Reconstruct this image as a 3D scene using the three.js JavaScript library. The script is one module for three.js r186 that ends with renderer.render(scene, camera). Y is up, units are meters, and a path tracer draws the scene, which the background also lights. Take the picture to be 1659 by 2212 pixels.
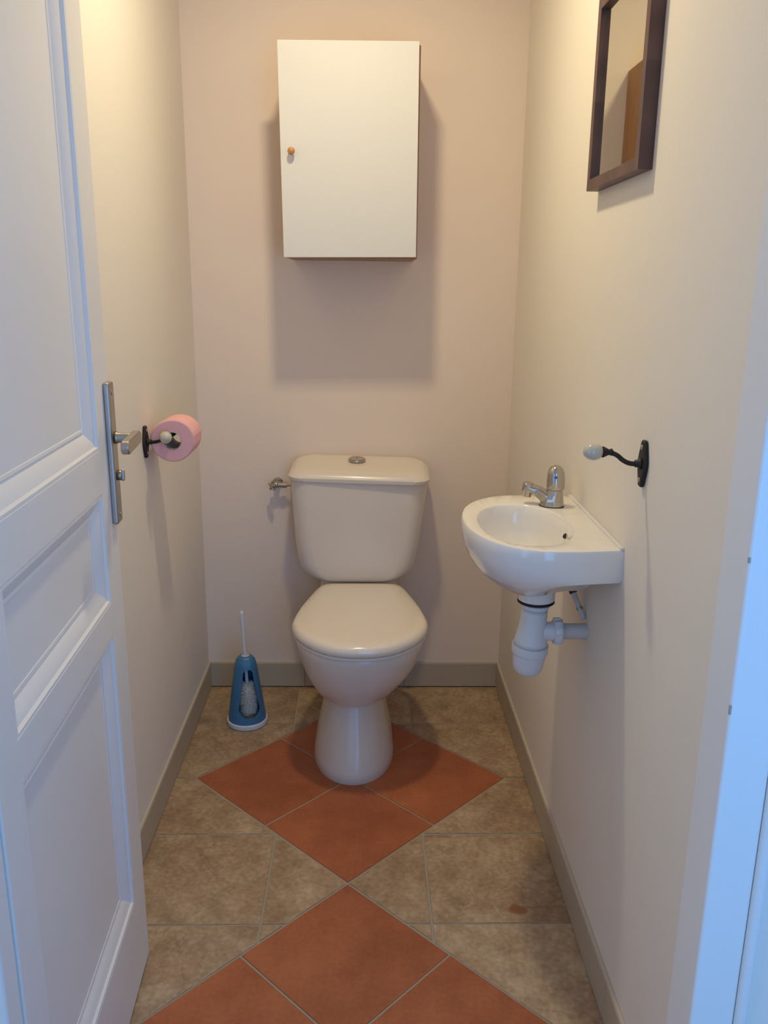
import * as THREE from 'three';
import { RoundedBoxGeometry } from 'three/addons/geometries/RoundedBoxGeometry.js';
import { mergeGeometries, toCreasedNormals } from 'three/addons/utils/BufferGeometryUtils.js';
import { ImprovedNoise } from 'three/addons/math/ImprovedNoise.js';
import { RectAreaLightUniformsLib } from 'three/addons/lights/RectAreaLightUniformsLib.js';

// ------------------------------------------------------------------ camera, sky, lights, exposure
const scene = new THREE.Scene();
const camera = new THREE.PerspectiveCamera(2 * Math.atan(1106 / 1821.5) * 180 / Math.PI, 1659 / 2212, 0.05, 30);
camera.rotation.order = 'YXZ';
camera.rotation.set(-0.26044, -0.0224, 0.01104);
camera.position.set(0.01485, 1.3252, 2.64681);
const renderer = new THREE.WebGLRenderer({ antialias: true });
renderer.toneMapping = THREE.LinearToneMapping;
renderer.toneMappingExposure = 1.0;
renderer.shadowMap.enabled = true;
RectAreaLightUniformsLib.init();
scene.background = new THREE.Color().setRGB(0.10, 0.25, 0.60);       // cold morning sky outside the corridor window
const DAY = new THREE.Color().setRGB(0.17, 0.45, 1.0);               // cool daylight from the three corridor windows
for (const [x, z, w, power, color] of [[-1.17, 2.6, 0.9, 1.25, new THREE.Color().setRGB(0.58, 0.74, 1.0)], [1.17, 2.6, 0.9, 0.4, DAY], [0.525, 3.15, 1.0, 2.9, DAY]]) {
  const l = new THREE.RectAreaLight(color, power, w, 1.65);
  l.name = 'daylight'; l.position.set(x, 1.175, z); l.lookAt(z > 3 ? x : 0, 1.175, z > 3 ? 0 : z); scene.add(l);
}
const LAMP = { x: -0.055, y: 2.33, z: 0.865, size: 0.09, radiance: 345, color: new THREE.Color().setRGB(1.0, 0.85, 0.545) };

// ------------------------------------------------------------------ helpers
const V = (x, y, z) => new THREE.Vector3(x, y, z);
let seed = 7;
const rnd = () => { seed = (seed + 0x6D2B79F5) | 0; let t = Math.imul(seed ^ (seed >>> 15), 1 | seed); t = (t + Math.imul(t ^ (t >>> 7), 61 | t)) ^ t; return ((t ^ (t >>> 14)) >>> 0) / 4294967296; };
const used = {};
function numbered(n) { const k = used[n] = (used[n] ?? -1) + 1; return k ? n + '_' + String(k).padStart(3, '0') : n; }
function mesh(name, geo, mat, parent) {
  const m = new THREE.Mesh(geo, mat); m.name = parent ? name : numbered(name);
  m.castShadow = m.receiveShadow = true;
  if (parent) { const same = parent.children.filter((c) => c.name.replace(/_\d{3}$/, '') === name).length; if (same) m.name = name + '_' + String(same).padStart(3, '0'); }
  (parent ?? scene).add(m); return m;
}
function thing(name, label, category, [x, y, z] = [0, 0, 0], group) {
  const o = new THREE.Group(); o.name = numbered(name); o.position.set(x, y, z); scene.add(o);
  o.userData = { label, category }; if (group) o.userData.group = group; return o;
}
function struct(name) { const o = new THREE.Group(); o.name = name; o.userData.kind = 'structure'; scene.add(o); return o; }
const box = (x0, x1, y0, y1, z0, z1) => new THREE.BoxGeometry(x1 - x0, y1 - y0, z1 - z0).translate((x0 + x1) / 2, (y0 + y1) / 2, (z0 + z1) / 2);
const rbox = (x0, x1, y0, y1, z0, z1, r = 0.002, s = 3) => new RoundedBoxGeometry(x1 - x0, y1 - y0, z1 - z0, s, r).translate((x0 + x1) / 2, (y0 + y1) / 2, (z0 + z1) / 2);
const lathe = (pts, n = 40) => new THREE.LatheGeometry(pts.map(([r, y]) => new THREE.Vector2(Math.max(r, 1e-5), y)), n);
const tube = (pts, r, seg = 40, n = 14) => new THREE.TubeGeometry(new THREE.CatmullRomCurve3(pts.map((p) => V(...p))), seg, r, n, false);
const clean = (g) => { const h = g.index ? g.toNonIndexed() : g; for (const k of Object.keys(h.attributes)) if (!['position', 'normal', 'uv'].includes(k)) h.deleteAttribute(k); return h; };
const join = (...gs) => mergeGeometries(gs.map(clean));
// a skin over rings of equal count, closed around; the ends closed to their middles
function loft(rings, capA = true, capB = true, crease = 0.7) {
  const n = rings[0].length, P = [], I = [], U = [];
  rings.forEach((r, i) => r.forEach((p, j) => { P.push(p.x, p.y, p.z); U.push(j / n, i / rings.length); }));
  for (let i = 0; i + 1 < rings.length; i++) for (let j = 0; j < n; j++) {
    const a = i * n + j, b = i * n + (j + 1) % n, c = a + n, d = b + n;
    I.push(a, c, b, b, c, d);
  }
  const cap = (i, flip) => {
    const m = rings[i].reduce((s, p) => s.add(p), V(0, 0, 0)).multiplyScalar(1 / n), k = P.length / 3;
    P.push(m.x, m.y, m.z); U.push(0.5, i / rings.length);
    for (let j = 0; j < n; j++) { const a = i * n + j, b = i * n + (j + 1) % n; flip ? I.push(k, a, b) : I.push(k, b, a); }
  };
  if (capA) cap(0, true); if (capB) cap(rings.length - 1, false);
  const g = new THREE.BufferGeometry();
  g.setAttribute('position', new THREE.Float32BufferAttribute(P, 3)); g.setAttribute('uv', new THREE.Float32BufferAttribute(U, 2)); g.setIndex(I);
  g.computeVertexNormals();
  return crease ? toCreasedNormals(g, crease) : g;
}
function rrect(cx, cz, hw, hd, r, y, k = 8) {          // rounded rectangle, flat at height y (y may be a function of x, z)
  const out = [], yy = typeof y === 'function' ? y : () => y; r = Math.min(r, hw, hd);
  for (const [sx, sz, a0] of [[1, 1, 0], [-1, 1, 90], [-1, -1, 180], [1, -1, 270]])
    for (let i = 0; i <= k; i++) {
      const a = (a0 + 90 * i / k) * Math.PI / 180, x = cx + sx * (hw - r) + r * Math.cos(a), z = cz + sz * (hd - r) + r * Math.sin(a);
      out.push(V(x, yy(x, z), z));
    }
  return out;
}
function egg(a, zf, zb, zc, y, ef = 2, eb = 2.6, n = 72, cx = 0) {   // egg-shaped ring: widest at zc, nose at zf, back at zb
  const out = [];
  for (let i = 0; i < n; i++) {
    const t = 2 * Math.PI * i / n, c = Math.cos(t), s = Math.sin(t), e = s >= 0 ? ef : eb;
    out.push(V(cx + a * Math.sign(c) * Math.abs(c) ** (2 / e), y, s >= 0 ? zc + (zf - zc) * Math.abs(s) ** (2 / e) : zc - (zc - zb) * Math.abs(s) ** (2 / e)));
  }
  return out;
}

// ------------------------------------------------------------------ procedural textures
const noise = new ImprovedNoise();
function fbm(x, y, z, oct = 5) { let s = 0, a = 0.5, f = 1; for (let i = 0; i < oct; i++) { s += a * noise.noise(x * f, y * f, z + i * 7.3); f *= 2.03; a *= 0.5; } return s; }
function texture(size, paint, color = true) {
  const d = new Uint8Array(size * size * 4);
  for (let j = 0; j < size; j++) for (let i = 0; i < size; i++) {
    const c = paint(i / size, j / size), k = (j * size + i) * 4;
    for (let q = 0; q < 3; q++) d[k + q] = Math.max(0, Math.min(255, c[q] * 255));
    d[k + 3] = 255;
  }
  const t = new THREE.DataTexture(d, size, size);
  t.magFilter = THREE.LinearFilter; t.minFilter = THREE.LinearMipmapLinearFilter; t.generateMipmaps = true; t.wrapS = t.wrapT = THREE.RepeatWrapping;
  if (color) t.colorSpace = THREE.SRGBColorSpace; t.needsUpdate = true; return t;
}
const mix = (a, b, t) => a.map((v, i) => v + (b[i] - v) * t);
const sat = (t) => Math.max(0, Math.min(1, t));
const stoneColor = (x, y) => {
  const big = fbm(x * 5, y * 5, 1.5, 5), mid = fbm(x * 17 + 4, y * 17, 9.1, 5), fine = fbm(x * 90, y * 90, 3.3, 3);
  let c = mix([0.60, 0.495, 0.39], [0.735, 0.64, 0.53], sat(0.52 + big * 1.1 + mid * 1.0));
  const ridge = 1 - Math.abs(fbm(x * 14 + 3, y * 11, 27.1, 5)) * 5; c = mix(c, [0.78, 0.69, 0.575], 0.55 * sat((ridge - 0.62) * 2.4) * sat(0.5 + 2 * fbm(x * 4, y * 4, 28.3, 3)));
  const vein = Math.abs(fbm(x * 6 + 2.2, y * 6 + 5.1, 21.7, 5));
  c = mix(c, [0.55, 0.42, 0.31], 0.55 * sat(1 - vein / 0.022) * sat(0.35 + 1.8 * fbm(x * 3, y * 3, 40, 2)));
  const blot = fbm(x * 11 + 8, y * 11, 33.3, 4);
  c = mix(c, [0.66, 0.52, 0.40], 0.5 * sat((blot - 0.12) * 5));
  return c.map((v, i) => v * [1.02, 1.0, 0.97][i] + fine * 0.13);
};
const stoneMap = texture(1024, stoneColor);
const stoneBump = texture(1024, (x, y) => { const h = 0.5 + 0.6 * fbm(x * 9, y * 9, 60, 6) + 0.25 * fbm(x * 60, y * 60, 61, 3); return [h, h, h]; }, false);
const clayMap = texture(1024, (x, y) => {
  const big = fbm(x * 4, y * 4, 5.2, 4), mid = fbm(x * 13, y * 13, 15.9, 5), fine = fbm(x * 110, y * 110, 8.8, 2);
  const c = mix([0.635, 0.345, 0.205], [0.745, 0.435, 0.275], sat(0.5 + big * 1.2 + mid * 0.7));
  return c.map((v) => v + fine * 0.05);
});
const clayBump = texture(512, (x, y) => { const h = 0.5 + 0.5 * fbm(x * 12, y * 12, 70, 5); return [h, h, h]; }, false);
const plasterBump = texture(1024, (x, y) => { const h = 0.5 + 0.35 * fbm(x * 8, y * 8, 80, 4) + 0.35 * fbm(x * 70, y * 70, 81, 4); return [h, h, h]; }, false);
const paintBump = texture(512, (x, y) => { const h = 0.5 + 0.5 * fbm(x * 60, y * 4, 90, 4); return [h, h, h]; }, false);
const woodMap = (a, b, sx, sy) => texture(512, (x, y) => mix(a, b, sat(0.5 + 1.1 * fbm(x * sx, y * sy, 44, 5) + 0.35 * Math.sin((x * sx * 0.6 + fbm(x * 3, y * 2, 12, 3) * 2) * 6.28))));
const beechMap = woodMap([0.60, 0.43, 0.29], [0.68, 0.50, 0.35], 14, 1.2);
const darkWoodMap = woodMap([0.33, 0.235, 0.22], [0.40, 0.29, 0.265], 18, 2);
const paperBump = texture(512, (x, y) => { const h = 0.5 + 0.5 * fbm(x * 50, y * 50, 99, 3); return [h, h, h]; }, false);

// ------------------------------------------------------------------ materials
const lin = (r, g, b) => new THREE.Color().setRGB(r, g, b);
const std = (color, roughness, more = {}) => new THREE.MeshStandardMaterial({ color, roughness, side: THREE.DoubleSide, ...more });
const phys = (color, roughness, more = {}) => new THREE.MeshPhysicalMaterial({ color, roughness, side: THREE.DoubleSide, ...more });
const M = {
  wall: std(lin(0.83, 0.765, 0.675), 0.85, { bumpMap: plasterBump, bumpScale: 0.0006 }),
  backWall: std(lin(0.86, 0.715, 0.590), 0.85, { bumpMap: plasterBump, bumpScale: 0.0006 }),
  ceiling: std(lin(0.84, 0.81, 0.75), 0.9),
  gloss: std(lin(0.84, 0.815, 0.78), 0.38, { bumpMap: paintBump, bumpScale: 0.0002 }),
  stone: std('#ffffff', 0.55, { map: stoneMap, bumpMap: stoneBump, bumpScale: 0.0012 }),
  clay: std('#ffffff', 0.5, { map: clayMap, bumpMap: clayBump, bumpScale: 0.0006 }),
  grout: std(lin(0.42, 0.36, 0.27), 0.95),
  skirting: std(lin(0.49, 0.415, 0.31), 0.42),
  joint: std(lin(0.60, 0.51, 0.40), 0.8),
  china: phys(lin(0.77, 0.68, 0.585), 0.28, { clearcoat: 0.25, clearcoatRoughness: 0.05 }),
  basin: phys(lin(0.88, 0.84, 0.79), 0.18, { clearcoat: 0.6, clearcoatRoughness: 0.05 }),
  seat: phys(lin(0.86, 0.76, 0.64), 0.2, { clearcoat: 0.5, clearcoatRoughness: 0.1 }),
  chrome: std(lin(0.52, 0.49, 0.45), 0.14, { metalness: 1 }),
  steel: std(lin(0.44, 0.41, 0.38), 0.32, { metalness: 1 }),
  iron: std(lin(0.012, 0.011, 0.010), 0.55),
  rubber: std(lin(0.02, 0.02, 0.022), 0.6),
  porcelain: phys(lin(0.56, 0.53, 0.42), 0.15, { clearcoat: 0.7, clearcoatRoughness: 0.05 }),
  pvc: std(lin(0.76, 0.77, 0.78), 0.35),
  greyPvc: std(lin(0.62, 0.60, 0.57), 0.4),
  blue: std(lin(0.05, 0.185, 0.34), 0.32),
  whitePlastic: std(lin(0.74, 0.73, 0.74), 0.4),
  bristle: std(lin(0.92, 0.86, 0.74), 0.9),
  pink: std(lin(0.86, 0.46, 0.46), 0.95, { bumpMap: paperBump, bumpScale: 0.0005 }),
  card: std(lin(0.42, 0.36, 0.30), 0.9),
  melamine: std(lin(0.72, 0.70, 0.66), 0.5),
  beech: std('#ffffff', 0.5, { map: beechMap }),
  knob: std(lin(0.50, 0.22, 0.07), 0.4, {}),
  darkWood: std('#ffffff', 0.45, { map: darkWoodMap }),
  mirror: std(lin(0.84, 0.87, 0.76), 0.02, { metalness: 1 }),
  glass: phys(lin(1, 1, 1), 0.0, { transmission: 1, thickness: 0, ior: 1.5 }),
  bulb: std(lin(1, 0.95, 0.85), 0.4, { emissive: lin(1, 0.82, 0.55), emissiveIntensity: 6 }),
};

// ------------------------------------------------------------------ room measures (metres; back wall z = 0, floor y = 0)
const XL = -0.5146, XR = 0.4707, CEIL = 2.40, ZF = 1.849, SK = 0.008, SKH = 0.0884;

// walls and ceiling
function wallUV(g, axisU) { // plaster uv in metres
  const p = g.attributes.position, u = g.attributes.uv;
  for (let i = 0; i < p.count; i++) u.setXY(i, axisU === 'x' ? p.getX(i) : p.getZ(i), p.getY(i));
  return g;
}
const structMesh = (name, g, m) => { const o = mesh(name, g, m); o.userData.kind = 'structure'; return o; };
structMesh('wall_left', wallUV(box(XL - 0.1, XL, 0, CEIL, -0.1, 1.766), 'z'), M.wall);
structMesh('wall_right', wallUV(box(XR, XR + 0.1, 0, CEIL, -0.1, 1.766), 'z'), M.wall);
structMesh('wall_back', wallUV(box(XL, XR, 0, CEIL, -0.1, 0), 'x'), M.backWall);
structMesh('ceiling', box(-1.3, 1.3, CEIL, CEIL + 0.1, -0.1, 3.3), M.ceiling);
structMesh('wall_front', wallUV(join(box(-1.2, -0.447, 0, CEIL, 1.766, ZF - 0.004), box(0.452, 1.2, 0, CEIL, 1.766, ZF - 0.004), box(-0.447, 0.452, 2.09, CEIL, 1.766, ZF - 0.004)), 'x'), M.wall);
const WZ0 = 2.15, WZ1 = 3.05, WY0 = 0.35, WY1 = 2.0;       // corridor windows, one in each wall
const WX0 = 0.0, WX1 = 1.05;
structMesh('wall_corridor_back', join(box(-1.2, WX0, 0, CEIL, 3.2, 3.3), box(WX1, 1.2, 0, CEIL, 3.2, 3.3), box(WX0, WX1, 0, WY0, 3.2, 3.3), box(WX0, WX1, WY1, CEIL, 3.2, 3.3)), M.wall);
{ const w = struct('window_3'), c = (WX0 + WX1) / 2;
  mesh('window_frame', join(box(WX0, WX0 + 0.05, WY0, WY1, 3.22, 3.27), box(WX1 - 0.05, WX1, WY0, WY1, 3.22, 3.27), box(WX0 + 0.05, WX1 - 0.05, WY0, WY0 + 0.05, 3.22, 3.27), box(WX0 + 0.05, WX1 - 0.05, WY1 - 0.05, WY1, 3.22, 3.27), box(c - 0.025, c + 0.025, WY0 + 0.05, WY1 - 0.05, 3.22, 3.27)), M.gloss, w);
  for (const [a, b] of [[WX0 + 0.05, c - 0.025], [c + 0.025, WX1 - 0.05]]) mesh('pane', box(a, b, WY0 + 0.05, WY1 - 0.05, 3.242, 3.246), M.glass, w); }
for (const [side, word, n] of [[-1, 'left', 1], [1, 'right', 2]]) {
  const bx = (a, b, y0, y1, z0, z1) => box(Math.min(side * a, side * b), Math.max(side * a, side * b), y0, y1, z0, z1), c = (WZ0 + WZ1) / 2;
  structMesh('wall_corridor_' + word, join(bx(1.2, 1.3, 0, CEIL, 1.766, WZ0), bx(1.2, 1.3, 0, CEIL, WZ1, 3.3), bx(1.2, 1.3, 0, WY0, WZ0, WZ1), bx(1.2, 1.3, WY1, CEIL, WZ0, WZ1)), M.wall);
  const w = struct('window_' + n);
  mesh('window_frame', join(bx(1.22, 1.27, WY0, WY1, WZ0, WZ0 + 0.05), bx(1.22, 1.27, WY0, WY1, WZ1 - 0.05, WZ1), bx(1.22, 1.27, WY0, WY0 + 0.05, WZ0 + 0.05, WZ1 - 0.05), bx(1.22, 1.27, WY1 - 0.05, WY1, WZ0 + 0.05, WZ1 - 0.05), bx(1.22, 1.27, WY0 + 0.05, WY1 - 0.05, c - 0.025, c + 0.025)), M.gloss, w);
  for (const [a, b] of [[WZ0 + 0.05, c - 0.025], [c + 0.025, WZ1 - 0.05]]) mesh('pane', bx(1.242, 1.246, WY0 + 0.05, WY1 - 0.05, a, b), M.glass, w);
}

// floor: grout bed with every tile a piece of its own
const floor = struct('floor');
mesh('grout_bed', box(-1.3, 1.3, -0.06, -0.0022, -0.1, 3.3), M.grout, floor);
const D = 0.305 * Math.SQRT2, X0 = -0.0221, Z0 = 0.7755, ZC = Z0 - D / 2;
function clipPoly(poly, nx, nz, d) { // keep nx*x + nz*z >= d
  const out = [];
  poly.forEach((a, i) => {
    const b = poly[(i + 1) % poly.length], da = nx * a[0] + nz * a[1] - d, db = nx * b[0] + nz * b[1] - d;
    if (da >= 0) out.push(a);
    if (da * db < 0) { const t = da / (da - db); out.push([a[0] + t * (b[0] - a[0]), a[1] + t * (b[1] - a[1])]); }
  });
  return out;
}
function area(p) { let s = 0; p.forEach((a, i) => { const b = p[(i + 1) % p.length]; s += a[0] * b[1] - b[0] * a[1]; }); return s / 2; }
function insetPoly(p, k) { // convex polygon moved in by k on every side
  let q = p; const ccw = area(p) > 0 ? 1 : -1;
  p.forEach((a, i) => { const b = p[(i + 1) % p.length], l = Math.hypot(b[0] - a[0], b[1] - a[1]); if (l < 1e-6) return; const nx = -ccw * (b[1] - a[1]) / l, nz = ccw * (b[0] - a[0]) / l; q = clipPoly(q, nx, nz, nx * a[0] + nz * a[1] + k); });
  return q;
}
function tile(poly, mat, name, stain) { const joint = 0.0026;
  let q = insetPoly(poly, joint + 0.0012); if (q.length < 3 || Math.abs(area(q)) < 2e-4) return;
  if (area(q) < 0) q = q.slice().reverse();
  const s = new THREE.Shape(q.map(([x, z]) => new THREE.Vector2(x, -z)));
  const g = new THREE.ExtrudeGeometry(s, { depth: 0.006, bevelEnabled: true, bevelThickness: 0.0012, bevelSize: 0.0012, bevelSegments: 2 });
  const u = g.attributes.uv, ox = rnd() * 0.5 - Math.min(...q.map((p) => p[0])), oy = rnd() * 0.5 + Math.max(...q.map((p) => p[1]));
  for (let i = 0; i < u.count; i++) stain ? u.setXY(i, (u.getX(i) - stain[0] + 0.25) / 0.5, (u.getY(i) + stain[1] + 0.25) / 0.5) : u.setXY(i, u.getX(i) + ox, u.getY(i) + oy);
  g.rotateX(-Math.PI / 2);
  const cx = q.reduce((t, p) => t + p[0], 0) / q.length, cz = q.reduce((t, p) => t + p[1], 0) / q.length;
  g.translate(-cx, 0, -cz);
  const m = mesh(name, g, mat, floor); m.position.set(cx, -0.0072 + (rnd() - 0.5) * 0.0006, cz);
  m.rotation.set((rnd() - 0.5) * 0.003, 0, (rnd() - 0.5) * 0.003);
  return m;
}
const stainMap = texture(512, (x, y) => { // same stone, with a rusty patch and vein
  const c = stoneColor(x * 0.5, y * 0.5), dx = x * 0.5 - 0.25, dy = y * 0.5 - 0.25, w = fbm(x * 9, y * 9, 51, 4) * 0.035;
  const a = sat((0.022 + w - Math.hypot(dx, dy * 1.3)) * 120), v = sat(1 - Math.abs(dy - 0.004 + 0.3 * w) / 0.003) * sat((0.09 - Math.abs(dx - 0.05)) * 40);
  return mix(c, [0.56, 0.34, 0.20], 0.75 * Math.max(a, v * 0.6)); });
const stones = [1, 0.94, 1.05, 0.98].map((k) => { const m = M.stone.clone(); m.color.setRGB(k, k * 0.995, k * 0.985); return m; });
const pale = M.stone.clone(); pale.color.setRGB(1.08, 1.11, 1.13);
const stained = M.stone.clone(); stained.map = stainMap;
const clays = [1, 0.95, 1.04].map((k) => { const m = M.clay.clone(); m.color.setRGB(k, k, k); return m; });
for (let c = 0; c < 2; c++) {                              // clusters of four terracotta tiles on edge
  const zc = ZC + 2 * D * c;
  [[0, -0.5], [-0.5, 0], [0.5, 0], [0, 0.5]].forEach(([a, b], i) => {
    const cx = X0 + a * D, cz = zc + b * D, h = D / 2;
    tile([[cx - h, cz], [cx, cz - h], [cx + h, cz], [cx, cz + h]], clays[(i + c) % 3], 'terracotta_tile');
  });
}
{ const JX = [XL, -0.206, X0, 0.162, XR];
  for (let c = -1; c < 2; c++) {
    const za = ZC + 2 * D * c, zb = za + 2 * D;           // cone between two clusters
    const JZ = [za, za + 0.2512, za + 0.5608, zb].map((z, i) => i === 1 ? za + 0.2512 : z);
    for (let i = 0; i < 4; i++) for (let j = 0; j < 3; j++) {
      const z0 = Math.max(JZ[j], 0), z1 = Math.min(JZ[j + 1], 1.99); if (z1 - z0 < 0.02) continue;
      let p = [[JX[i], z0], [JX[i + 1], z0], [JX[i + 1], z1], [JX[i], z1]];
      const s = i < 2 ? -1 : 1;                            // |x - X0| >= D - |z - cluster centre|
      p = clipPoly(p, s, 1, s * X0 + D + za); if (p.length < 3) continue;
      p = clipPoly(p, s, -1, s * X0 + D - zb); if (p.length < 3) continue;
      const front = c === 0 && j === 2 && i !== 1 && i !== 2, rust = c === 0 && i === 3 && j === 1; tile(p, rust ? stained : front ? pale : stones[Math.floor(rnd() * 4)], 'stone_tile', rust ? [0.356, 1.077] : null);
    }
  }
  for (let i = 0; i < 8; i++) for (let j = 0; j < 4; j++) { // corridor floor
    const x = -1.2 + i * 0.305, z = 1.995 + j * 0.305; tile([[x, z], [x + 0.305, z], [x + 0.305, z + 0.305], [x, z + 0.305]], stones[(i + j) % 4], 'stone_tile');
  }
}

// skirting tiles
function skirting(name, pieces, top) { const g = struct(name); for (const p of pieces) mesh('skirting_tile', rbox(...p, 0.002, 2), M.skirting, g); mesh('top_joint', rbox(...top, 0.0015, 2), M.joint, g); return g; }
const run = (a, b, joints) => { const e = [a, ...joints, b], o = []; for (let i = 0; i + 1 < e.length; i++) o.push([e[i] + (i ? 0.0012 : 0), e[i + 1] - 0.0012]); return o; };
skirting('baseboard_left', run(SK + 0.001, 1.76, [0.363, 0.701, 1.04, 1.378]).map(([a, b]) => [XL, XL + SK, 0.003, SKH, a, b]), [XL, XL + SK * 0.85, SKH - 0.001, SKH + 0.0045, SK, 1.76]);
skirting('baseboard_right', run(SK + 0.001, 1.76, [0.354, 0.693, 1.032, 1.371, 1.71]).map(([a, b]) => [XR - SK, XR, 0.003, SKH, a, b]), [XR - SK * 0.85, XR, SKH - 0.001, SKH + 0.0045, SK, 1.76]);
skirting('baseboard_back', run(XL, XR, [-0.19, 0.148]).map(([a, b]) => [a, b, 0.003, SKH, 0, SK]), [XL, XR, SKH - 0.001, SKH + 0.0045, 0, SK * 0.85]);

// door frame
{ const t = struct('trim_1');
  mesh('jamb', rbox(0.40, 0.452, 0, 2.09, 1.783, ZF, 0.004), M.gloss, t);
  mesh('jamb', rbox(-0.447, -0.395, 0, 2.09, 1.812, ZF, 0.004), M.gloss, t);
  for (const [y, h] of [[1.0640, 0.0032], [0.8980, 0.0055]]) mesh('paint_chip', rbox(0.3994, 0.4016, y - h, y + h, ZF - 0.0032, ZF + 0.0002, 0.001, 2), M.card, t);
  mesh('head_jamb', rbox(-0.395, 0.40, 2.04, 2.09, 1.783, ZF, 0.004), M.gloss, t);
  for (const [a, b] of [[0.4515, 0.4655], [-0.4605, -0.4465]]) mesh('bead', rbox(a, b, 0, 2.1, ZF - 0.006, ZF + 0.007, 0.006, 4), M.gloss, t);
}

// the open door, hinged on the left jamb
{ const d = struct('door_1');
  d.position.set(-0.4222, 0.010, 1.2056); d.rotation.y = Math.atan2(-0.999, 0.0447);
  const Wd = 0.60, Hd = 2.02, panels = [[0.082, 1.055, 0.532, 1.90], [0.082, 0.790, 0.532, 0.980], [0.082, 0.186, 0.532, 0.730]], mw = 0.038;
  const leaf = new THREE.Shape([[0, 0], [Wd, 0], [Wd, Hd], [0, Hd]].map((p) => new THREE.Vector2(...p)));
  for (const [a, b, c, e] of panels) leaf.holes.push(new THREE.Path([[a, b], [a, e], [c, e], [c, b]].map((p) => new THREE.Vector2(...p))));
  mesh('leaf_frame', new THREE.ExtrudeGeometry(leaf, { depth: 0.036, bevelEnabled: true, bevelThickness: 0.002, bevelSize: 0.002, bevelOffset: -0.002, bevelSegments: 2 }).translate(0, 0, 0.002), M.gloss, d);
  const prof = [[-0.002, 0.004], [0, 0.0005], [0.004, 0.0005], [0.0065, 0.005], [0.013, 0.0068], [0.024, 0.0120], [0.031, 0.0172], [0.034, 0.0145], [0.038, 0.0155], [0.041, 0.0190]];
  for (const [a, b, c, e] of panels) {
    const rings = prof.map(([i, z]) => [V(a + i, b + i, z), V(c - i, b + i, z), V(c - i, e - i, z), V(a + i, e - i, z)]);
    mesh('panel_moulding', loft(rings, false, false, 0.35), M.gloss, d);
    mesh('door_panel', box(a + mw, c - mw, b + mw, e - mw, 0.0165, 0.028), M.gloss, d);
  }
  const pl = mesh('handle_plate', rbox(0.003, 0.036, 0.915, 1.158, -0.0105, 0.001, 0.0042, 4), M.steel, d);
  const neck = lathe([[0, 0], [0.0105, 0], [0.0105, 0.004], [0.009, 0.005], [0.009, 0.036], [0, 0.038]], 24).rotateX(-Math.PI / 2).translate(0.0185, 1.064, -0.0105);
  const s = new THREE.Shape(); s.moveTo(0.008, -0.008); s.lineTo(0.082, -0.0085); s.absarc(0.084, 0, 0.0085, -Math.PI / 2, Math.PI / 2, false); s.lineTo(0.008, 0.008); s.absarc(0.008, 0, 0.008, Math.PI / 2, Math.PI * 1.5, false);
  const lever = new THREE.ExtrudeGeometry(s, { depth: 0.008, bevelEnabled: true, bevelThickness: 0.003, bevelSize: 0.003, bevelSegments: 4, curveSegments: 16 }).translate(0.0105, 0, -0.008 / 2).rotateZ(-0.05).translate(0, 1.066, -0.046);
  mesh('lever', join(neck, lever), M.steel, pl);
  mesh('thumb_turn', join(lathe([[0, 0], [0.009, 0], [0.009, 0.006], [0.007, 0.008], [0, 0.008]], 24).rotateX(-Math.PI / 2), rbox(-0.0035, 0.0035, -0.010, 0.010, -0.012, -0.005, 0.003)).translate(0.0185, 0.999, -0.0105), M.steel, pl);
  for (const y of [0.93, 1.14]) mesh('screw', lathe([[0, 0], [0.004, 0], [0.003, 0.001], [0, 0.0012]], 16).rotateX(-Math.PI / 2).translate(0.0195, y, -0.0105), M.chrome, pl);
}

// ------------------------------------------------------------------ ceiling lamp (above the frame)
{ const t = thing('ceiling_lamp', 'round flush ceiling lamp with a small glowing warm white diffuser', 'lamp', [LAMP.x, CEIL, LAMP.z]);
  mesh('lamp_body', lathe([[0, 0], [0.075, 0], [0.078, -0.006], [0.074, -0.030], [0.066, -0.046], [0.062, -0.049], [0.058, -0.046], [0.058, -0.038], [0, -0.038]]), M.whitePlastic, t);
  mesh('diffuser', lathe([[0.058, -0.040], [0.056, -0.049], [0.045, -0.053], [0.02, -0.055], [0, -0.0555]]), M.bulb, t);
  const l = new THREE.RectAreaLight(LAMP.color, LAMP.radiance, LAMP.size, LAMP.size); l.position.set(0, LAMP.y - CEIL, 0); l.rotation.x = -Math.PI / 2; l.name = 'lamp_light'; t.add(l);
}

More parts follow.
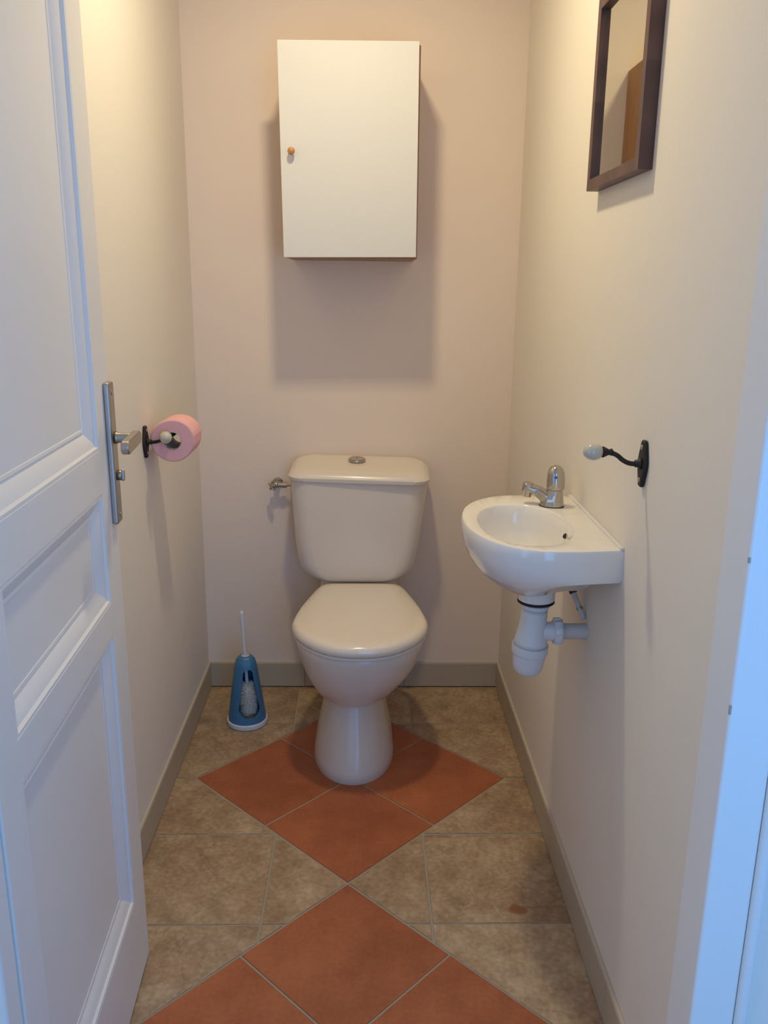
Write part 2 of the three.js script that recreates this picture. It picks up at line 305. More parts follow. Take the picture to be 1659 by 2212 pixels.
// ------------------------------------------------------------------ wall cabinet
{ const t = thing('wall_cabinet', 'white wall cabinet with a small round wooden knob hung above the toilet', 'cabinet', [0, 0, 0]);
  const x0 = -0.2105, x1 = 0.1515, y0 = 1.4010, y1 = 1.931, zd = 0.233;
  for (const [a, b] of [[x0 + 0.004, x0 + 0.020], [x1 - 0.016, x1]]) mesh('side_panel', rbox(a, b, y0, y1, 0, zd, 0.001, 1), M.beech, t);
  mesh('top_panel', rbox(x0 + 0.020, x1 - 0.016, y1 - 0.016, y1, 0, zd, 0.001, 1), M.beech, t);
  mesh('bottom_panel', rbox(x0 + 0.020, x1 - 0.016, y0, y0 + 0.016, 0, zd, 0.001, 1), M.beech, t);
  mesh('back_panel', box(x0 + 0.020, x1 - 0.016, y0 + 0.016, y1 - 0.016, 0, 0.005), M.beech, t);
  const p = [[-0.2115, y0 + 0.000], [0.1480, y0 + 0.004], [0.1465, y1 + 0.005], [-0.2185, y1 + 0.003]];
  const door = mesh('cabinet_door', new THREE.ExtrudeGeometry(new THREE.Shape(p.map((q) => new THREE.Vector2(...q))), { depth: 0.014, bevelEnabled: true, bevelThickness: 0.001, bevelSize: 0.001, bevelOffset: -0.001, bevelSegments: 2 }).translate(0, 0, zd + 0.0015), M.melamine, t);
  mesh('knob', lathe([[0, 0], [0.005, 0], [0.0055, 0.007], [0.0090, 0.011], [0.0096, 0.015], [0.0085, 0.019], [0, 0.0205]], 28).rotateX(Math.PI / 2).translate(-0.1855, 1.668, zd + 0.0165), M.knob, door);
}

// ------------------------------------------------------------------ mirror
{ const t = thing('wall_mirror', 'square mirror in a thin dark wooden frame high on the right wall', 'mirror', [XR, 1.67, 1.047]);
  const hz = 0.1630, y0 = -0.158, y1 = 0.178, dp = 0.024, f = 0.020;
  const rail = (p) => mesh('frame_rail', new THREE.ExtrudeGeometry(new THREE.Shape(p.map(([z, y]) => new THREE.Vector2(-z, y))), { depth: dp - 0.002, bevelEnabled: true, bevelThickness: 0.001, bevelSize: 0.001, bevelOffset: -0.001, bevelSegments: 2 }).translate(0, 0, 0.001).rotateY(-Math.PI / 2), M.darkWood, t); // mitred at both ends
  rail([[-hz, y0], [hz, y0], [hz - f, y0 + f], [-hz + f, y0 + f]]);
  rail([[-hz, y1], [hz, y1], [hz - f, y1 - f], [-hz + f, y1 - f]]);
  rail([[-hz, y0], [-hz, y1], [-hz + f, y1 - f], [-hz + f, y0 + f]]);
  rail([[hz, y0], [hz, y1], [hz - f, y1 - f], [hz - f, y0 + f]]);
  mesh('mirror_glass', box(-0.0145, -0.0105, y0 + f - 0.002, y1 - f + 0.002, -hz + f - 0.002, hz - f + 0.002), M.mirror, t);
  mesh('backing', box(-0.0105, -0.001, y0 + f, y1 - f, -hz + f, hz - f), M.card, t);
}

// ------------------------------------------------------------------ toilet
{ const t = thing('toilet', 'cream ceramic toilet with closed lid and low cistern on the back wall', 'toilet', [-0.0165, 0, 0]);
  const S = [ // y, half width, nose z, back z, widest z
    [0.000, 0.1150, 0.597, 0.10, 0.42], [0.004, 0.1165, 0.599, 0.10, 0.42], [0.030, 0.1145, 0.594, 0.10, 0.42], [0.080, 0.1030, 0.572, 0.10, 0.41], [0.130, 0.0910, 0.549, 0.10, 0.40],
    [0.175, 0.0810, 0.528, 0.10, 0.39], [0.205, 0.0765, 0.517, 0.10, 0.38], [0.2085, 0.0790, 0.524, 0.10, 0.39], [0.2120, 0.0880, 0.545, 0.095, 0.40], [0.221, 0.1010, 0.569, 0.09, 0.42], [0.240, 0.1170, 0.595, 0.085, 0.43],
    [0.270, 0.1345, 0.619, 0.08, 0.445], [0.300, 0.1490, 0.637, 0.075, 0.46], [0.330, 0.1610, 0.650, 0.07, 0.47], [0.360, 0.1695, 0.660, 0.06, 0.475], [0.385, 0.1745, 0.666, 0.05, 0.48], [0.398, 0.1745, 0.667, 0.05, 0.48], [0.4035, 0.1715, 0.663, 0.05, 0.48]];
  mesh('bowl', loft(S.map(([y, a, zf, zb, zc]) => egg(a, zf, zb + 0.05 * THREE.MathUtils.smoothstep(y, 0.2, 0.36), zc, y, 2.05, 3.0 - THREE.MathUtils.smoothstep(y, 0.2, 0.36), 72, 0.0165 * THREE.MathUtils.smoothstep(y, 0.19, 0.36))), true, true, 0.8), M.china, t);
  mesh('cistern_shelf', loft([[0.36, 0.125], [0.39, 0.125], [0.435, 0.115], [0.442, 0.110]].map(([y, a]) => rrect(0.01, 0.088, a, 0.077, 0.03, y)), true, true, 0.7), M.china, t);
  // cistern
  const C = [[0.443, 0.105, 0.072], [0.4452, 0.124, 0.081], [0.453, 0.145, 0.0865], [0.466, 0.162, 0.089], [0.482, 0.174, 0.0905], [0.505, 0.1815, 0.0915], [0.56, 0.190, 0.092], [0.64, 0.198, 0.0925], [0.70, 0.2035, 0.093], [0.762, 0.2090, 0.0935]];
  mesh('cistern', loft(C.map(([y, w, d]) => rrect(0.005 + 0.006 * THREE.MathUtils.smoothstep(y, 0.5, 0.76), 0.103, w, d, 0.055, y, 10)), true, true, 0.8), M.china, t);
  const top = (x, z) => 0.0465 - 0.125 * z - 0.24 * x * x, L = [[0.002, 0, 0.0], [0, 0.003, 0], [-0.0005, 0.010, 0], [0, -0.024, 1], [0.0012, -0.0165, 1], [0.0045, -0.0100, 1], [0.0100, -0.0050, 1], [0.0175, -0.0019, 1], [0.027, -0.0004, 1], [0.040, 0, 1], [0.065, 0, 1], [0.088, 0, 1]];
  const lid = mesh('cistern_lid', loft(L.map(([k, y, rel]) => rrect(0, 0, 0.2135 - k * 1.2, 0.1005 - k, 0.052 - Math.min(k, 0.04) * 0.5, rel ? (x, z) => Math.max(top(x, z) + y, 0.0125 + 0.2 * Math.min(k, 0.02)) : y, 10)), true, true, 0.8), M.china, t);
  lid.position.set(0.012, 0.760, 0.1055); lid.rotation.set(0, -0.03, -0.019);
  const ring = mesh('flush_button_ring', lathe([[0.0, 0.0], [0.027, 0], [0.027, 0.004], [0.0255, 0.0055], [0.0235, 0.0055], [0.0230, 0.003], [0, 0.003]], 40).rotateX(0.124).translate(-0.010, top(0, -0.016) - 0.001, -0.016), M.chrome, lid);
  for (const s of [-1, 1]) {
    const h = new THREE.Shape(); h.absarc(0, 0, 0.0222, -Math.PI / 2 + 0.05, Math.PI / 2 - 0.05, false); h.closePath();
    const g = new THREE.ExtrudeGeometry(h, { depth: 0.0035, bevelEnabled: true, bevelSize: 0.0008, bevelThickness: 0.0008, bevelSegments: 2, curveSegments: 20 }).rotateX(-Math.PI / 2); if (s < 0) g.rotateY(Math.PI);
    mesh('flush_button', g.translate(0.0006 * s, 0.003, 0).rotateX(0.124).translate(-0.010, top(0, -0.016) - 0.001, -0.016), M.chrome, ring);
  }
  // seat and lid: one outline, drawn with rounded back corners
  const rim = (() => {
    const right = [[0, 0.181], [0.070, 0.181], [0.106, 0.183], [0.1205, 0.191], [0.131, 0.211], [0.1485, 0.276], [0.171, 0.371], [0.183, 0.449], [0.1865, 0.485], [0.1820, 0.522], [0.166, 0.568], [0.136, 0.613], [0.088, 0.656], [0.045, 0.674], [0, 0.679]];
    const c = new THREE.CatmullRomCurve3(right.map(([x, z]) => V(x, 0, z)), false, 'centripetal').getSpacedPoints(72);
    let o = [...c, ...c.slice(1, -1).reverse().map((p) => V(-p.x, 0, p.z))];
    for (let n = 0; n < 6; n++) o = o.map((p, i) => o.at(i - 1).clone().add(o[(i + 1) % o.length]).multiplyScalar(0.25).addScaledVector(p, 0.5));
    return o;
  })();
  const inward = rim.map((p, i) => { const a = rim.at(i - 1), b = rim[(i + 1) % rim.length], n = V(-(b.z - a.z), 0, b.x - a.x).normalize(); return n.dot(V(0 - p.x, 0, 0.43 - p.z)) < 0 ? n.negate() : n; });
  const outline = (k, y) => { const e = Math.min(k, 0.022), f = 1 - (k - e) * 4; return rim.map((p, i) => V(0.0175 + (p.x + inward[i].x * e) * f, y, 0.43 + (p.z + inward[i].z * e - 0.43) * f)); };
  const slab = (list, m, n) => mesh(n, loft(list.map(([k, y]) => outline(k, y)), true, true, 0.8), m, t);
  slab([[0.012, 0.4045], [0.005, 0.4050], [0.0025, 0.407], [0.0025, 0.412], [0.005, 0.4135]], M.seat, 'seat');
  slab([[0.004, 0.4145], [0.001, 0.4155], [-0.0008, 0.419], [-0.0008, 0.428], [0.002, 0.4355], [0.0075, 0.4412], [0.0145, 0.4440], [0.022, 0.4455], [0.040, 0.4464], [0.08, 0.4471], [0.15, 0.4476], [0.21, 0.4478]], M.seat, 'lid');
  for (const s of [-1, 1]) mesh('hinge', lathe([[0, 0], [0.011, 0], [0.012, 0.006], [0.012, 0.02], [0.009, 0.026], [0, 0.027]], 20).translate(0.0185 + 0.075 * s, 0.4035, 0.214), M.seat, t);
}
// stop valve beside the cistern
{ const t = thing('stop_valve', 'small chrome water stop valve on the back wall left of the cistern', 'valve', [-0.268, 0.716, 0]);
  mesh('wall_flange', lathe([[0, 0], [0.017, 0], [0.016, 0.004], [0.009, 0.007], [0.009, 0.03], [0, 0.03]], 28).rotateX(Math.PI / 2), M.chrome, t);
  mesh('valve_body', join(new THREE.CylinderGeometry(0.008, 0.008, 0.05, 20).rotateZ(Math.PI / 2).translate(0.008, 0, 0.034), new THREE.CylinderGeometry(0.0105, 0.0105, 0.013, 6).rotateZ(Math.PI / 2).translate(0.024, 0, 0.034), new THREE.SphereGeometry(0.0105, 20, 14).translate(-0.002, 0, 0.034)), M.chrome, t);
  mesh('inlet_pipe', tube([[0.026, 0, 0.034], [0.040, 0.001, 0.036], [0.062, 0.002, 0.04], [0.075, 0.002, 0.042]], 0.0055, 16, 10), M.chrome, t);
  const star = []; for (let i = 0; i < 5; i++) star.push(rbox(-0.0035, 0.0035, 0, 0.0165, -0.004, 0.004, 0.0025, 2).rotateZ(i * Math.PI * 0.4));
  mesh('handwheel', join(...star, new THREE.CylinderGeometry(0.007, 0.007, 0.012, 16).rotateX(Math.PI / 2)).rotateY(-0.7).translate(-0.012, 0.001, 0.053), M.chrome, t);
}

// ------------------------------------------------------------------ wash basin on the right wall
const BY = 0.882;
{ const t = thing('wash_basin', 'small white wash basin with a rounded front mounted on the right wall', 'sink', [XR, 0, 1.038]);
  // plan outline in (p = distance from the wall, z about the basin's middle)
  const half = [[0, 0.199], [0.05, 0.206], [0.10, 0.2095], [0.145, 0.207], [0.185, 0.190], [0.219, 0.157], [0.244, 0.112], [0.259, 0.058], [0.2635, 0]];
  const c2 = new THREE.CatmullRomCurve3([...half.map(([p, z]) => V(p, 0, z)), ...half.slice(0, -1).reverse().map(([p, z]) => V(p, 0, -z))], false, 'centripetal').getPoints(200);
  const N = 108, cp = 0.135, cz = 0.012, th = [];
  for (let i = 0; i < N; i++) th.push(-Math.PI + (i + 0.5) * 2 * Math.PI / N);
  for (const s of [1, -1]) { const a = Math.atan2(s * 0.199 - cz, -cp); let b = 0; th.forEach((v, i) => { if (Math.abs(v - a) < Math.abs(th[b] - a)) b = i; }); th[b] = a; }
  const R = th.map((a) => {
    const dx = Math.cos(a), dz = Math.sin(a); let best = dx < 0 ? -cp / dx : 9;
    for (let i = 0; i + 1 < c2.length; i++) { const A = c2[i], B = c2[i + 1], ex = B.x - A.x, ez = B.z - A.z, den = dx * ez - dz * ex; if (Math.abs(den) < 1e-12) continue; const u = ((A.x - cp) * ez - (A.z - cz) * ex) / den, k = ((A.x - cp) * dz - (A.z - cz) * dx) / den; if (u > 0 && k >= -1e-6 && k <= 1.000001) best = Math.min(best, u); }
    return best;
  });
  const pt = (i, r, y, c = [cp, cz]) => V(-(c[0] + Math.cos(th[i]) * r), y, c[1] + Math.sin(th[i]) * r);
  const rings = [], I = th.map((_, i) => i);
  const E = (k, y, ox = 0, oz = 0, add = 0) => rings.push(I.map((i) => { // inner bowl outline scaled by k, plus a margin
    const a = th[i], ax = 0.0865 * k, az = 0.147 * k, e = 2.2, r = 1 / ((Math.abs(Math.cos(a)) / ax) ** e + (Math.abs(Math.sin(a)) / az) ** e) ** (1 / e);
    return pt(i, r + add, y, [0.1465 + ox, 0.024 + oz]); }));
  E(0.10, BY - 0.098, -0.02, -0.01); E(0.30, BY - 0.0965, -0.02, -0.01); E(0.55, BY - 0.090, -0.014, -0.008); E(0.75, BY - 0.074, -0.008, -0.005); E(0.88, BY - 0.050, -0.003, -0.002); E(0.95, BY - 0.025); E(0.985, BY - 0.009);
  E(1, BY - 0.0035, 0, 0, 0.0006); E(1, BY - 0.0010, 0, 0, 0.0028); E(1, BY, 0, 0, 0.0055); E(1, BY, 0, 0, 0.0065);
  const out = (f) => rings.push(I.map(f));
  out((i) => pt(i, R[i] - 0.0085, BY)); out((i) => pt(i, R[i] - 0.006, BY)); out((i) => pt(i, R[i] - 0.002, BY - 0.0012)); out((i) => pt(i, R[i], BY - 0.005));
  // outside: slab-like near the wall, bowl-like towards the tip
  const slabW = th.map((a, i) => { const p = cp + Math.cos(a) * R[i]; return 1 - THREE.MathUtils.smoothstep(p, 0.05, 0.19); });
  const bowlP = [[0.999, 0.860], [0.985, 0.842], [0.945, 0.822], [0.88, 0.803], [0.78, 0.785], [0.64, 0.7665], [0.50, 0.755]];
  const slabP = [[1, 0.862], [0.999, 0.842], [0.996, 0.826], [0.985, 0.8195], [0.90, 0.8175], [0.74, 0.806], [0.57, 0.775]];
  bowlP.forEach(([k, y], j) => out((i) => { const w = slabW[i], kk = k + (slabP[j][0] - k) * w, yy = y + (slabP[j][1] - y) * w, m = [cp + (0.108 - cp) * (1 - kk), cz + (0 - cz) * (1 - kk)]; return Math.abs(cp + Math.cos(th[i]) * R[i]) < 0.012 && Math.cos(th[i]) < 0 && kk > 0.97 ? pt(i, R[i] * (kk > 0.99 ? 1 : kk), yy) : pt(i, R[i] * kk, yy, m); }));
  for (const [r, y] of [[0.046, 0.752], [0.0405, 0.746], [0.0385, 0.735], [0.0375, 0.716], [0.034, 0.713]]) out((i) => pt(i, r, y, [0.108, 0]));
  mesh('basin_bowl', loft(rings, true, true, 0.75), M.basin, t);
  mesh('silicone_joint', rbox(-0.007, 0, BY - 0.004, BY + 0.004, -0.199, 0.199, 0.002, 2), M.whitePlastic, t);
  mesh('drain', lathe([[0, 0.001], [0.012, 0.001], [0.014, 0.003], [0.021, 0.0025], [0.022, 0], [0, 0]], 32).translate(-0.125, BY - 0.0975, 0.018), M.chrome, t);
  mesh('overflow_hole', lathe([[0, 0.0010], [0.0036, 0.0010], [0.0044, 0.0018], [0.0052, 0.0010], [0.0052, -0.003], [0, -0.003]], 28).rotateZ(1.05).translate(-0.0660, BY - 0.0235, 0.032), M.rubber, t);
}
// faucet on the basin
{ const t = thing('basin_faucet', 'chrome basin faucet with a domed knob standing on the small sink', 'faucet', [XR - 0.063, BY, 0.926]);
  t.rotation.y = -0.42;
  mesh('base_gasket', loft([[0, 0.0265, 0.0225], [0.002, 0.0265, 0.0225]].map(([y, a, b]) => egg(a, b, -b, 0, y, 2, 2, 40))), M.rubber, t);
  const B = [[0.002, 0.0255, 0.0215, 0], [0.010, 0.0245, 0.021, 0.0005], [0.018, 0.0220, 0.0195, 0.002], [0.026, 0.0190, 0.0178, 0.004], [0.033, 0.0172, 0.0165, 0.005], [0.036, 0.0160, 0.0155, 0.005]];
  mesh('faucet_body', loft(B.map(([y, a, b, x]) => egg(a, b, -b, 0, y, 2, 2, 40, x)), true, true, 0.7), M.chrome, t);
  // spout swept forward (-x), wide and flat at its root, then the outlet
  const path = [[0.004, 0.015], [-0.012, 0.019], [-0.025, 0.026], [-0.037, 0.032], [-0.050, 0.034]], w = [0.0175, 0.0165, 0.0145, 0.0130, 0.0122], h = [0.0150, 0.0145, 0.0120, 0.0098, 0.0092];
  mesh('spout', loft(path.map(([x, y], i) => { const a = path[Math.max(i - 1, 0)], b = path[Math.min(i + 1, 4)], l = Math.hypot(b[0] - a[0], b[1] - a[1]), tx = (b[0] - a[0]) / l, ty = (b[1] - a[1]) / l, o = []; for (let k = 0; k < 28; k++) { const q = 2 * Math.PI * k / 28, c = Math.cos(q), s = Math.sin(q), u = h[i] * Math.sign(s) * Math.abs(s) ** 0.75; o.push(V(x - ty * u, y + tx * u, w[i] * Math.sign(c) * Math.abs(c) ** 0.75)); } return o; }), true, true, 0.7), M.chrome, t);
  mesh('spout_outlet', lathe([[0, -0.017], [0.0095, -0.017], [0.0105, -0.0155], [0.0110, -0.006], [0.0125, -0.004], [0.0125, 0.010], [0.0115, 0.0125], [0, 0.013]], 32).rotateZ(-0.10).translate(-0.0525, 0.0325, 0), M.chrome, t);
  const k = mesh('knob', lathe([[0, 0], [0.0165, 0], [0.0185, 0.002], [0.0190, 0.006], [0.0188, 0.026], [0.0178, 0.036], [0.0150, 0.0445], [0.0100, 0.0505], [0.004, 0.0535], [0, 0.054]], 40), M.chrome, t);
  k.position.set(0.0065, 0.0365, 0); k.scale.set(1, 0.97, 1); k.rotation.z = 0.03;
  mesh('indicator_dot', lathe([[0, 0], [0.0034, 0], [0.003, 0.0008], [0, 0.001]], 20).rotateX(Math.PI / 2).rotateY(0.2).translate(0.0036, 0.030, 0.0186), std(lin(0.05, 0.12, 0.5), 0.3), k);
}
// trap under the basin
{ const t = thing('bottle_trap', 'white plastic bottle trap with sideways waste pipe under the small sink', 'pipe', [XR - 0.108, 0.713, 1.038]);
  const v = new THREE.Group();
  const tilt = (g) => g.rotateZ(-0.055).rotateX(0.03);
  mesh('gasket', lathe([[0, 0.0005], [0.0375, 0.0005], [0.038, -0.0015], [0.0375, -0.0035], [0, -0.0035]], 40), M.rubber, t);
  mesh('collar_nut', tilt(lathe([[0, -0.003], [0.029, -0.003], [0.0290, -0.012], [0.0275, -0.016], [0.0265, -0.0175], [0, -0.0175]], 40)), M.pvc, t);
  mesh('trap_body', tilt(lathe([[0, -0.016], [0.0265, -0.016], [0.0265, -0.031], [0.0272, -0.032], [0.0268, -0.036], [0.0275, -0.050], [0.0300, -0.068], [0.0335, -0.088], [0.0355, -0.103], [0, -0.103]], 44)), M.pvc, t);
  mesh('trap_cup', tilt(lathe([[0, -0.098], [0.0370, -0.098], [0.0376, -0.101], [0.0376, -0.115], [0.0352, -0.118], [0.0346, -0.121], [0.0340, -0.124], [0.0318, -0.145], [0.0275, -0.158], [0.0190, -0.1655], [0.009, -0.168], [0, -0.168]], 44)), M.pvc, t);
  mesh('outlet_stub', new THREE.CylinderGeometry(0.0195, 0.0195, 0.03, 32).rotateZ(Math.PI / 2).translate(0.031, -0.068, 0.002), M.pvc, t);
  const ribs = []; for (let i = 0; i < 12; i++) ribs.push(rbox(-0.007, 0.007, 0.0245, 0.0285, -0.002, 0.002, 0.001, 1).rotateX(i * Math.PI / 6));
  mesh('outlet_nut', join(lathe([[0, -0.009], [0.0235, -0.009], [0.0262, -0.006], [0.0268, 0.003], [0.0262, 0.009], [0.018, 0.010], [0, 0.010]], 36).rotateZ(-Math.PI / 2), ...ribs).translate(0.047, -0.068, 0.002), M.pvc, t);
  mesh('waste_pipe', join(new THREE.CylinderGeometry(0.0165, 0.0165, 0.065, 32).rotateZ(Math.PI / 2).translate(0.0755, -0.068, 0.002)), M.greyPvc, t);
}
// supply hose
{ const t = thing('supply_hose', 'short thin water hose with black nut running from sink to wall', 'hose', [0, 0, 0]);
  const A = V(0.410, 0.815, 0.930), Bp = V(0.4665, 0.668, 1.028), len = A.distanceTo(Bp), dir = Bp.clone().sub(A).normalize(), q = new THREE.Quaternion().setFromUnitVectors(V(0, 1, 0), dir);
  const along = (g, d) => g.applyQuaternion(q).translate(A.x + dir.x * d, A.y + dir.y * d, A.z + dir.z * d), at = (d) => [A.x + dir.x * d, A.y + dir.y * d, A.z + dir.z * d];
  mesh('tail', tube([at(0), at(0.05), at(0.112)], 0.0045, 8, 12), M.greyPvc, t);
  mesh('nut', along(join(new THREE.CylinderGeometry(0.0085, 0.0115, 0.012, 6), new THREE.CylinderGeometry(0.0078, 0.0078, 0.018, 20).translate(0, 0.014, 0)), 0.106), M.rubber, t);
  mesh('hose', tube([at(0.128), at(0.15), at(len - 0.012), at(len)], 0.0056, 20, 12), M.greyPvc, t);
  mesh('hose_ferrule', along(new THREE.CylinderGeometry(0.0068, 0.0068, 0.006, 16), 0.163), M.steel, t);
}

// ------------------------------------------------------------------ wrought-iron wall hooks with china balls
function hookParts(t, path, ballAt, ballDir) { // the wall plate stands in the plane x = 0, its front towards +x
  const s = new THREE.Shape(), k = 64;
  for (let i = 0; i < k; i++) { const a = 2 * Math.PI * i / k, w = 0.0165 * Math.cos(a) * (1 + 0.10 * Math.cos(4 * a)), h = 0.0400 * Math.sin(a) * (1 + 0.03 * Math.cos(6 * a)); i ? s.lineTo(w, h) : s.moveTo(w, h); }
  const plate = mesh('wall_plate', new THREE.ExtrudeGeometry(s, { depth: 0.001, bevelEnabled: true, bevelThickness: 0.0035, bevelSize: 0.004, bevelOffset: -0.004, bevelSegments: 5 }).translate(0, 0, 0.0035).rotateY(Math.PI / 2), M.iron, t);
  for (const y of [-0.027, 0.027]) mesh('screw', new THREE.SphereGeometry(0.0042, 16, 10).scale(0.5, 1, 1).translate(0.008, y, 0), M.steel, plate);
  const c = new THREE.CatmullRomCurve3(path.map((p) => V(...p)), false, 'centripetal');
  mesh('arm', new THREE.TubeGeometry(c, 48, 0.0040, 14, false), M.iron, t);
  const put = (g, at, dir) => g.applyQuaternion(new THREE.Quaternion().setFromUnitVectors(V(0, 1, 0), dir)).translate(at.x, at.y, at.z);
  mesh('root_collar', put(lathe([[0, 0], [0.0105, 0], [0.0095, 0.004], [0.0055, 0.006], [0.0066, 0.0085], [0.0048, 0.011], [0, 0.011]], 20), V(0.007, 0, 0), V(1, 0, 0)), M.iron, t);
  const e = V(...ballAt), d = V(...ballDir).normalize();
  mesh('ball_cup', put(lathe([[0, -0.018], [0.0045, -0.018], [0.0062, -0.0155], [0.0048, -0.013], [0.0050, -0.011], [0.0090, -0.003], [0.0092, -0.001], [0, -0.001]], 24), e, d), M.iron, t);
  mesh('ball', put(new THREE.SphereGeometry(0.0145, 32, 24).scale(1, 1.14, 1).translate(0, 0.0138, 0), e, d), M.porcelain, t);
}
{ const t = thing('wall_hook', 'empty black iron hook with cream china ball on the right wall', 'hook', [XR, 1.0515, 1.305]);
  t.rotation.y = Math.PI;
  hookParts(t, [[0.006, 0, 0], [0.018, -0.0005, 0], [0.028, 0.001, 0], [0.038, 0.006, 0], [0.046, 0.0125, 0], [0.054, 0.0165, 0], [0.063, 0.0185, 0], [0.072, 0.0190, 0]], [0.073, 0.0190, 0], [1, 0.02, 0]);
}
{ const t = thing('toilet_roll_holder', 'black iron holder with cream china ball carrying the pink toilet roll', 'holder', [XL, 0.963, 0.650]);
  hookParts(t, [[0.006, 0, 0], [0.018, -0.0008, 0.001], [0.030, 0.001, 0.004], [0.042, 0.005, 0.008], [0.052, 0.0115, 0.010], [0.057, 0.0145, 0.012]], [0.0535, 0.0145, 0.012], [0.35, 0.06, 1]);
  mesh('roll_bar', tube([[0.050, 0.0110, 0.010], [0.060, 0.0145, 0.004], [0.0655, 0.0150, -0.010], [0.0660, 0.0150, -0.05], [0.0660, 0.0150, -0.108]], 0.0042, 40, 12), M.iron, t);
}
// pink toilet roll
{ const t = thing('toilet_roll', 'pink roll of toilet paper hanging on the left wall', 'toilet roll', [XL + 0.0660, 0.9650, 0.645]);
  const prof = [[0.0215, 0], [0.0490, 0], [0.0515, -0.002], [0.0522, -0.006], [0.0522, -0.089], [0.0515, -0.093], [0.0490, -0.095], [0.0215, -0.095], [0.0215, 0]];
  const g = lathe(prof, 72), p = g.attributes.position;
  for (let i = 0; i < p.count; i++) { const x = p.getX(i), z = p.getZ(i), a = Math.atan2(z, x), r = Math.hypot(x, z); if (r > 0.03) { const f = 1 + 0.022 * Math.cos(2 * a + 0.7) + 0.012 * Math.cos(3 * a + 2); p.setX(i, x * f); p.setZ(i, z * f); } }
  g.computeVertexNormals();
  mesh('paper', toCreasedNormals(g.rotateX(Math.PI / 2), 0.6), M.pink, t);
  mesh('cardboard_core', lathe([[0.0203, 0.0005], [0.0215, 0.0005], [0.0215, -0.0955], [0.0203, -0.0955], [0.0203, 0.0005]], 48).rotateX(Math.PI / 2), M.card, t);
}

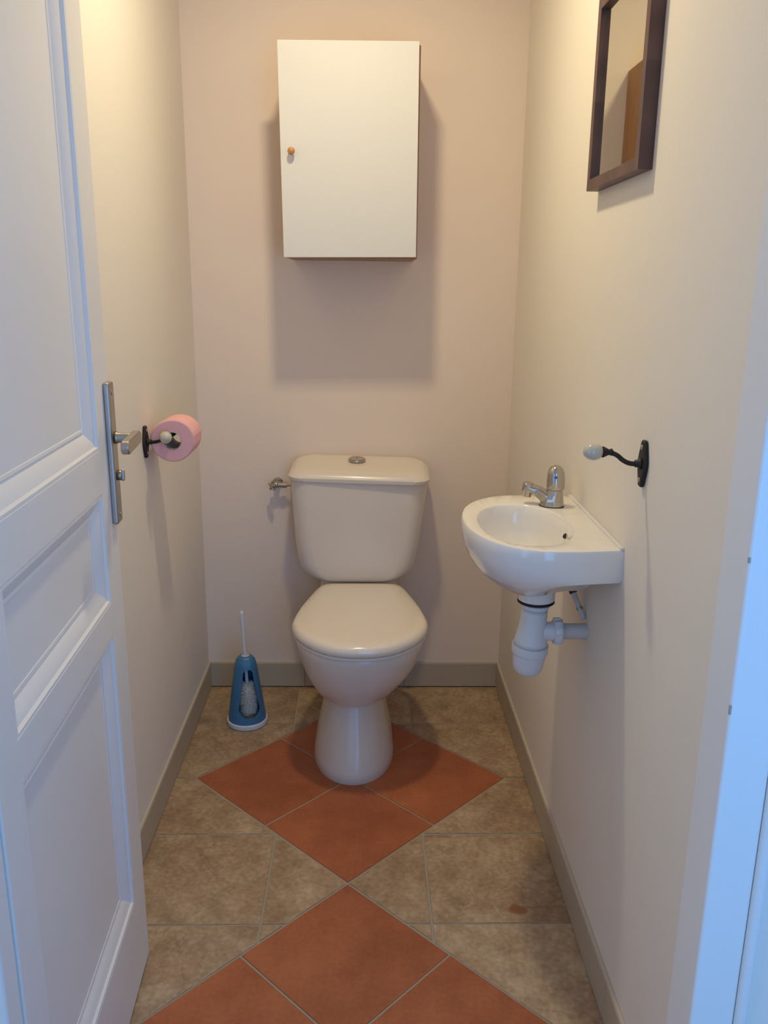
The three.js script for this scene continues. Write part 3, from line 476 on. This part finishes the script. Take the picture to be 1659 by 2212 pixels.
// ------------------------------------------------------------------ toilet brush and its holder
{ const t = thing('toilet_brush_holder', 'blue conical toilet brush holder with white base in the back left corner', 'brush holder', [-0.3535, 0, 0.245]);
  t.rotation.y = 0.32;
  mesh('base', lathe([[0, 0.0005], [0.061, 0.0005], [0.063, 0.003], [0.0635, 0.015], [0.0625, 0.0175], [0.0605, 0.0185], [0.058, 0.0165], [0, 0.0165]], 56), M.whitePlastic, t);
  const RY = [[0.0165, 0.0590], [0.030, 0.0578], [0.06, 0.0536], [0.10, 0.0478], [0.15, 0.0408], [0.18, 0.0366], [0.200, 0.0335], [0.212, 0.0300], [0.220, 0.0250], [0.2255, 0.0185], [0.2270, 0.0115]];
  const rad = (y) => { for (let i = 0; i + 1 < RY.length; i++) if (y <= RY[i + 1][0]) { const k = (y - RY[i][0]) / (RY[i + 1][0] - RY[i][0]); return RY[i][1] + k * (RY[i + 1][1] - RY[i][1]); } return RY.at(-1)[1]; };
  const ya = 0.036, yb = 0.192, half = (y) => { if (y <= ya || y >= yb) return 0; const u = (y - ya) / (yb - ya), m = 0.20; return 0.0335 * (u < m ? Math.sqrt(1 - ((m - u) / m) ** 2) : (1 - 0.60 * ((u - m) / (1 - m)) ** 0.9) * (u > 0.92 ? Math.sqrt(Math.max(0, 1 - ((u - 0.92) / 0.08) ** 2)) : 1)); };
  const ys = []; for (const [y] of RY) ys.push(y); for (let i = 0; i <= 40; i++) ys.push(ya + (yb - ya) * i / 40); for (const e of [0.0004, 0.0015, 0.003]) ys.push(ya + e, yb - e); ys.sort((a, b) => a - b);
  const Y = ys.filter((y, i) => !i || y - ys[i - 1] > 1e-5), K = 60, P = [], I = [];
  const shell = (off) => { const b0 = P.length / 3; for (const y of Y) { const r = rad(y) - off, ph = Math.asin(Math.min(0.95, half(y) / rad(y))); for (let k = 0; k <= K; k++) { const a = Math.PI / 2 + ph + (2 * Math.PI - 2 * ph) * k / K; P.push(r * Math.cos(a), y, r * Math.sin(a)); } } for (let i = 0; i + 1 < Y.length; i++) for (let k = 0; k < K; k++) { const a = b0 + i * (K + 1) + k, c = a + K + 1; off ? I.push(a, a + 1, c, a + 1, c + 1, c) : I.push(a, c, a + 1, a + 1, c, c + 1); } return b0; };
  const o0 = shell(0), i0 = shell(0.0028);
  for (let i = 0; i + 1 < Y.length; i++) for (const k of [0, K]) { const a = o0 + i * (K + 1) + k, b = a + K + 1, c = i0 + i * (K + 1) + k, d = c + K + 1; I.push(a, b, c, b, d, c); }
  const g = new THREE.BufferGeometry(); g.setAttribute('position', new THREE.Float32BufferAttribute(P, 3)); g.setIndex(I); g.computeVertexNormals();
  mesh('cone_body', toCreasedNormals(g, 0.7), M.blue, t);
  mesh('neck_ring', lathe([[0.0078, 0.2215], [0.0115, 0.2215], [0.0125, 0.2245], [0.0118, 0.2275], [0.0080, 0.2280], [0.0078, 0.2215]], 28), M.whitePlastic, t);
}
{ const t = thing('toilet_brush', 'toilet brush with white stick and bristle head standing in blue holder', 'brush', [-0.3465, 0.0195, 0.247]);
  t.rotation.set(0.010, 0, 0.036);
  mesh('handle', lathe([[0, 0.09], [0.0052, 0.09], [0.0052, 0.26], [0.0060, 0.30], [0.0063, 0.345], [0.0052, 0.3535], [0, 0.356]], 24), M.whitePlastic, t);
  const tuft = [];
  for (let i = 0; i < 1500; i++) { // stiff fibres standing out from the twisted core
    const y = 0.014 + 0.102 * (i + 0.5) / 1500, a = i * 2.39996 + rnd() * 0.4, lean = (y - 0.062) * 6, R = 0.0320 * (0.80 + 0.22 * Math.sin(Math.PI * (y - 0.010) / 0.112)) * (0.86 + 0.22 * rnd());
    tuft.push(new THREE.ConeGeometry(0.0017, R, 4, 1, true).translate(0, R / 2, 0).rotateZ(-Math.PI / 2 + lean * 0.4 + (rnd() - 0.5) * 0.4).rotateY(a).translate(0, y, 0));
  }
  const br = mesh('bristles', join(...tuft), M.bristle, t); br.userData.kind = 'stuff';
  mesh('bristle_core', lathe([[0, 0.012], [0.006, 0.012], [0.016, 0.02], [0.016, 0.105], [0.005, 0.115], [0, 0.115]], 20), M.bristle, t);
}
renderer.render(scene, camera);
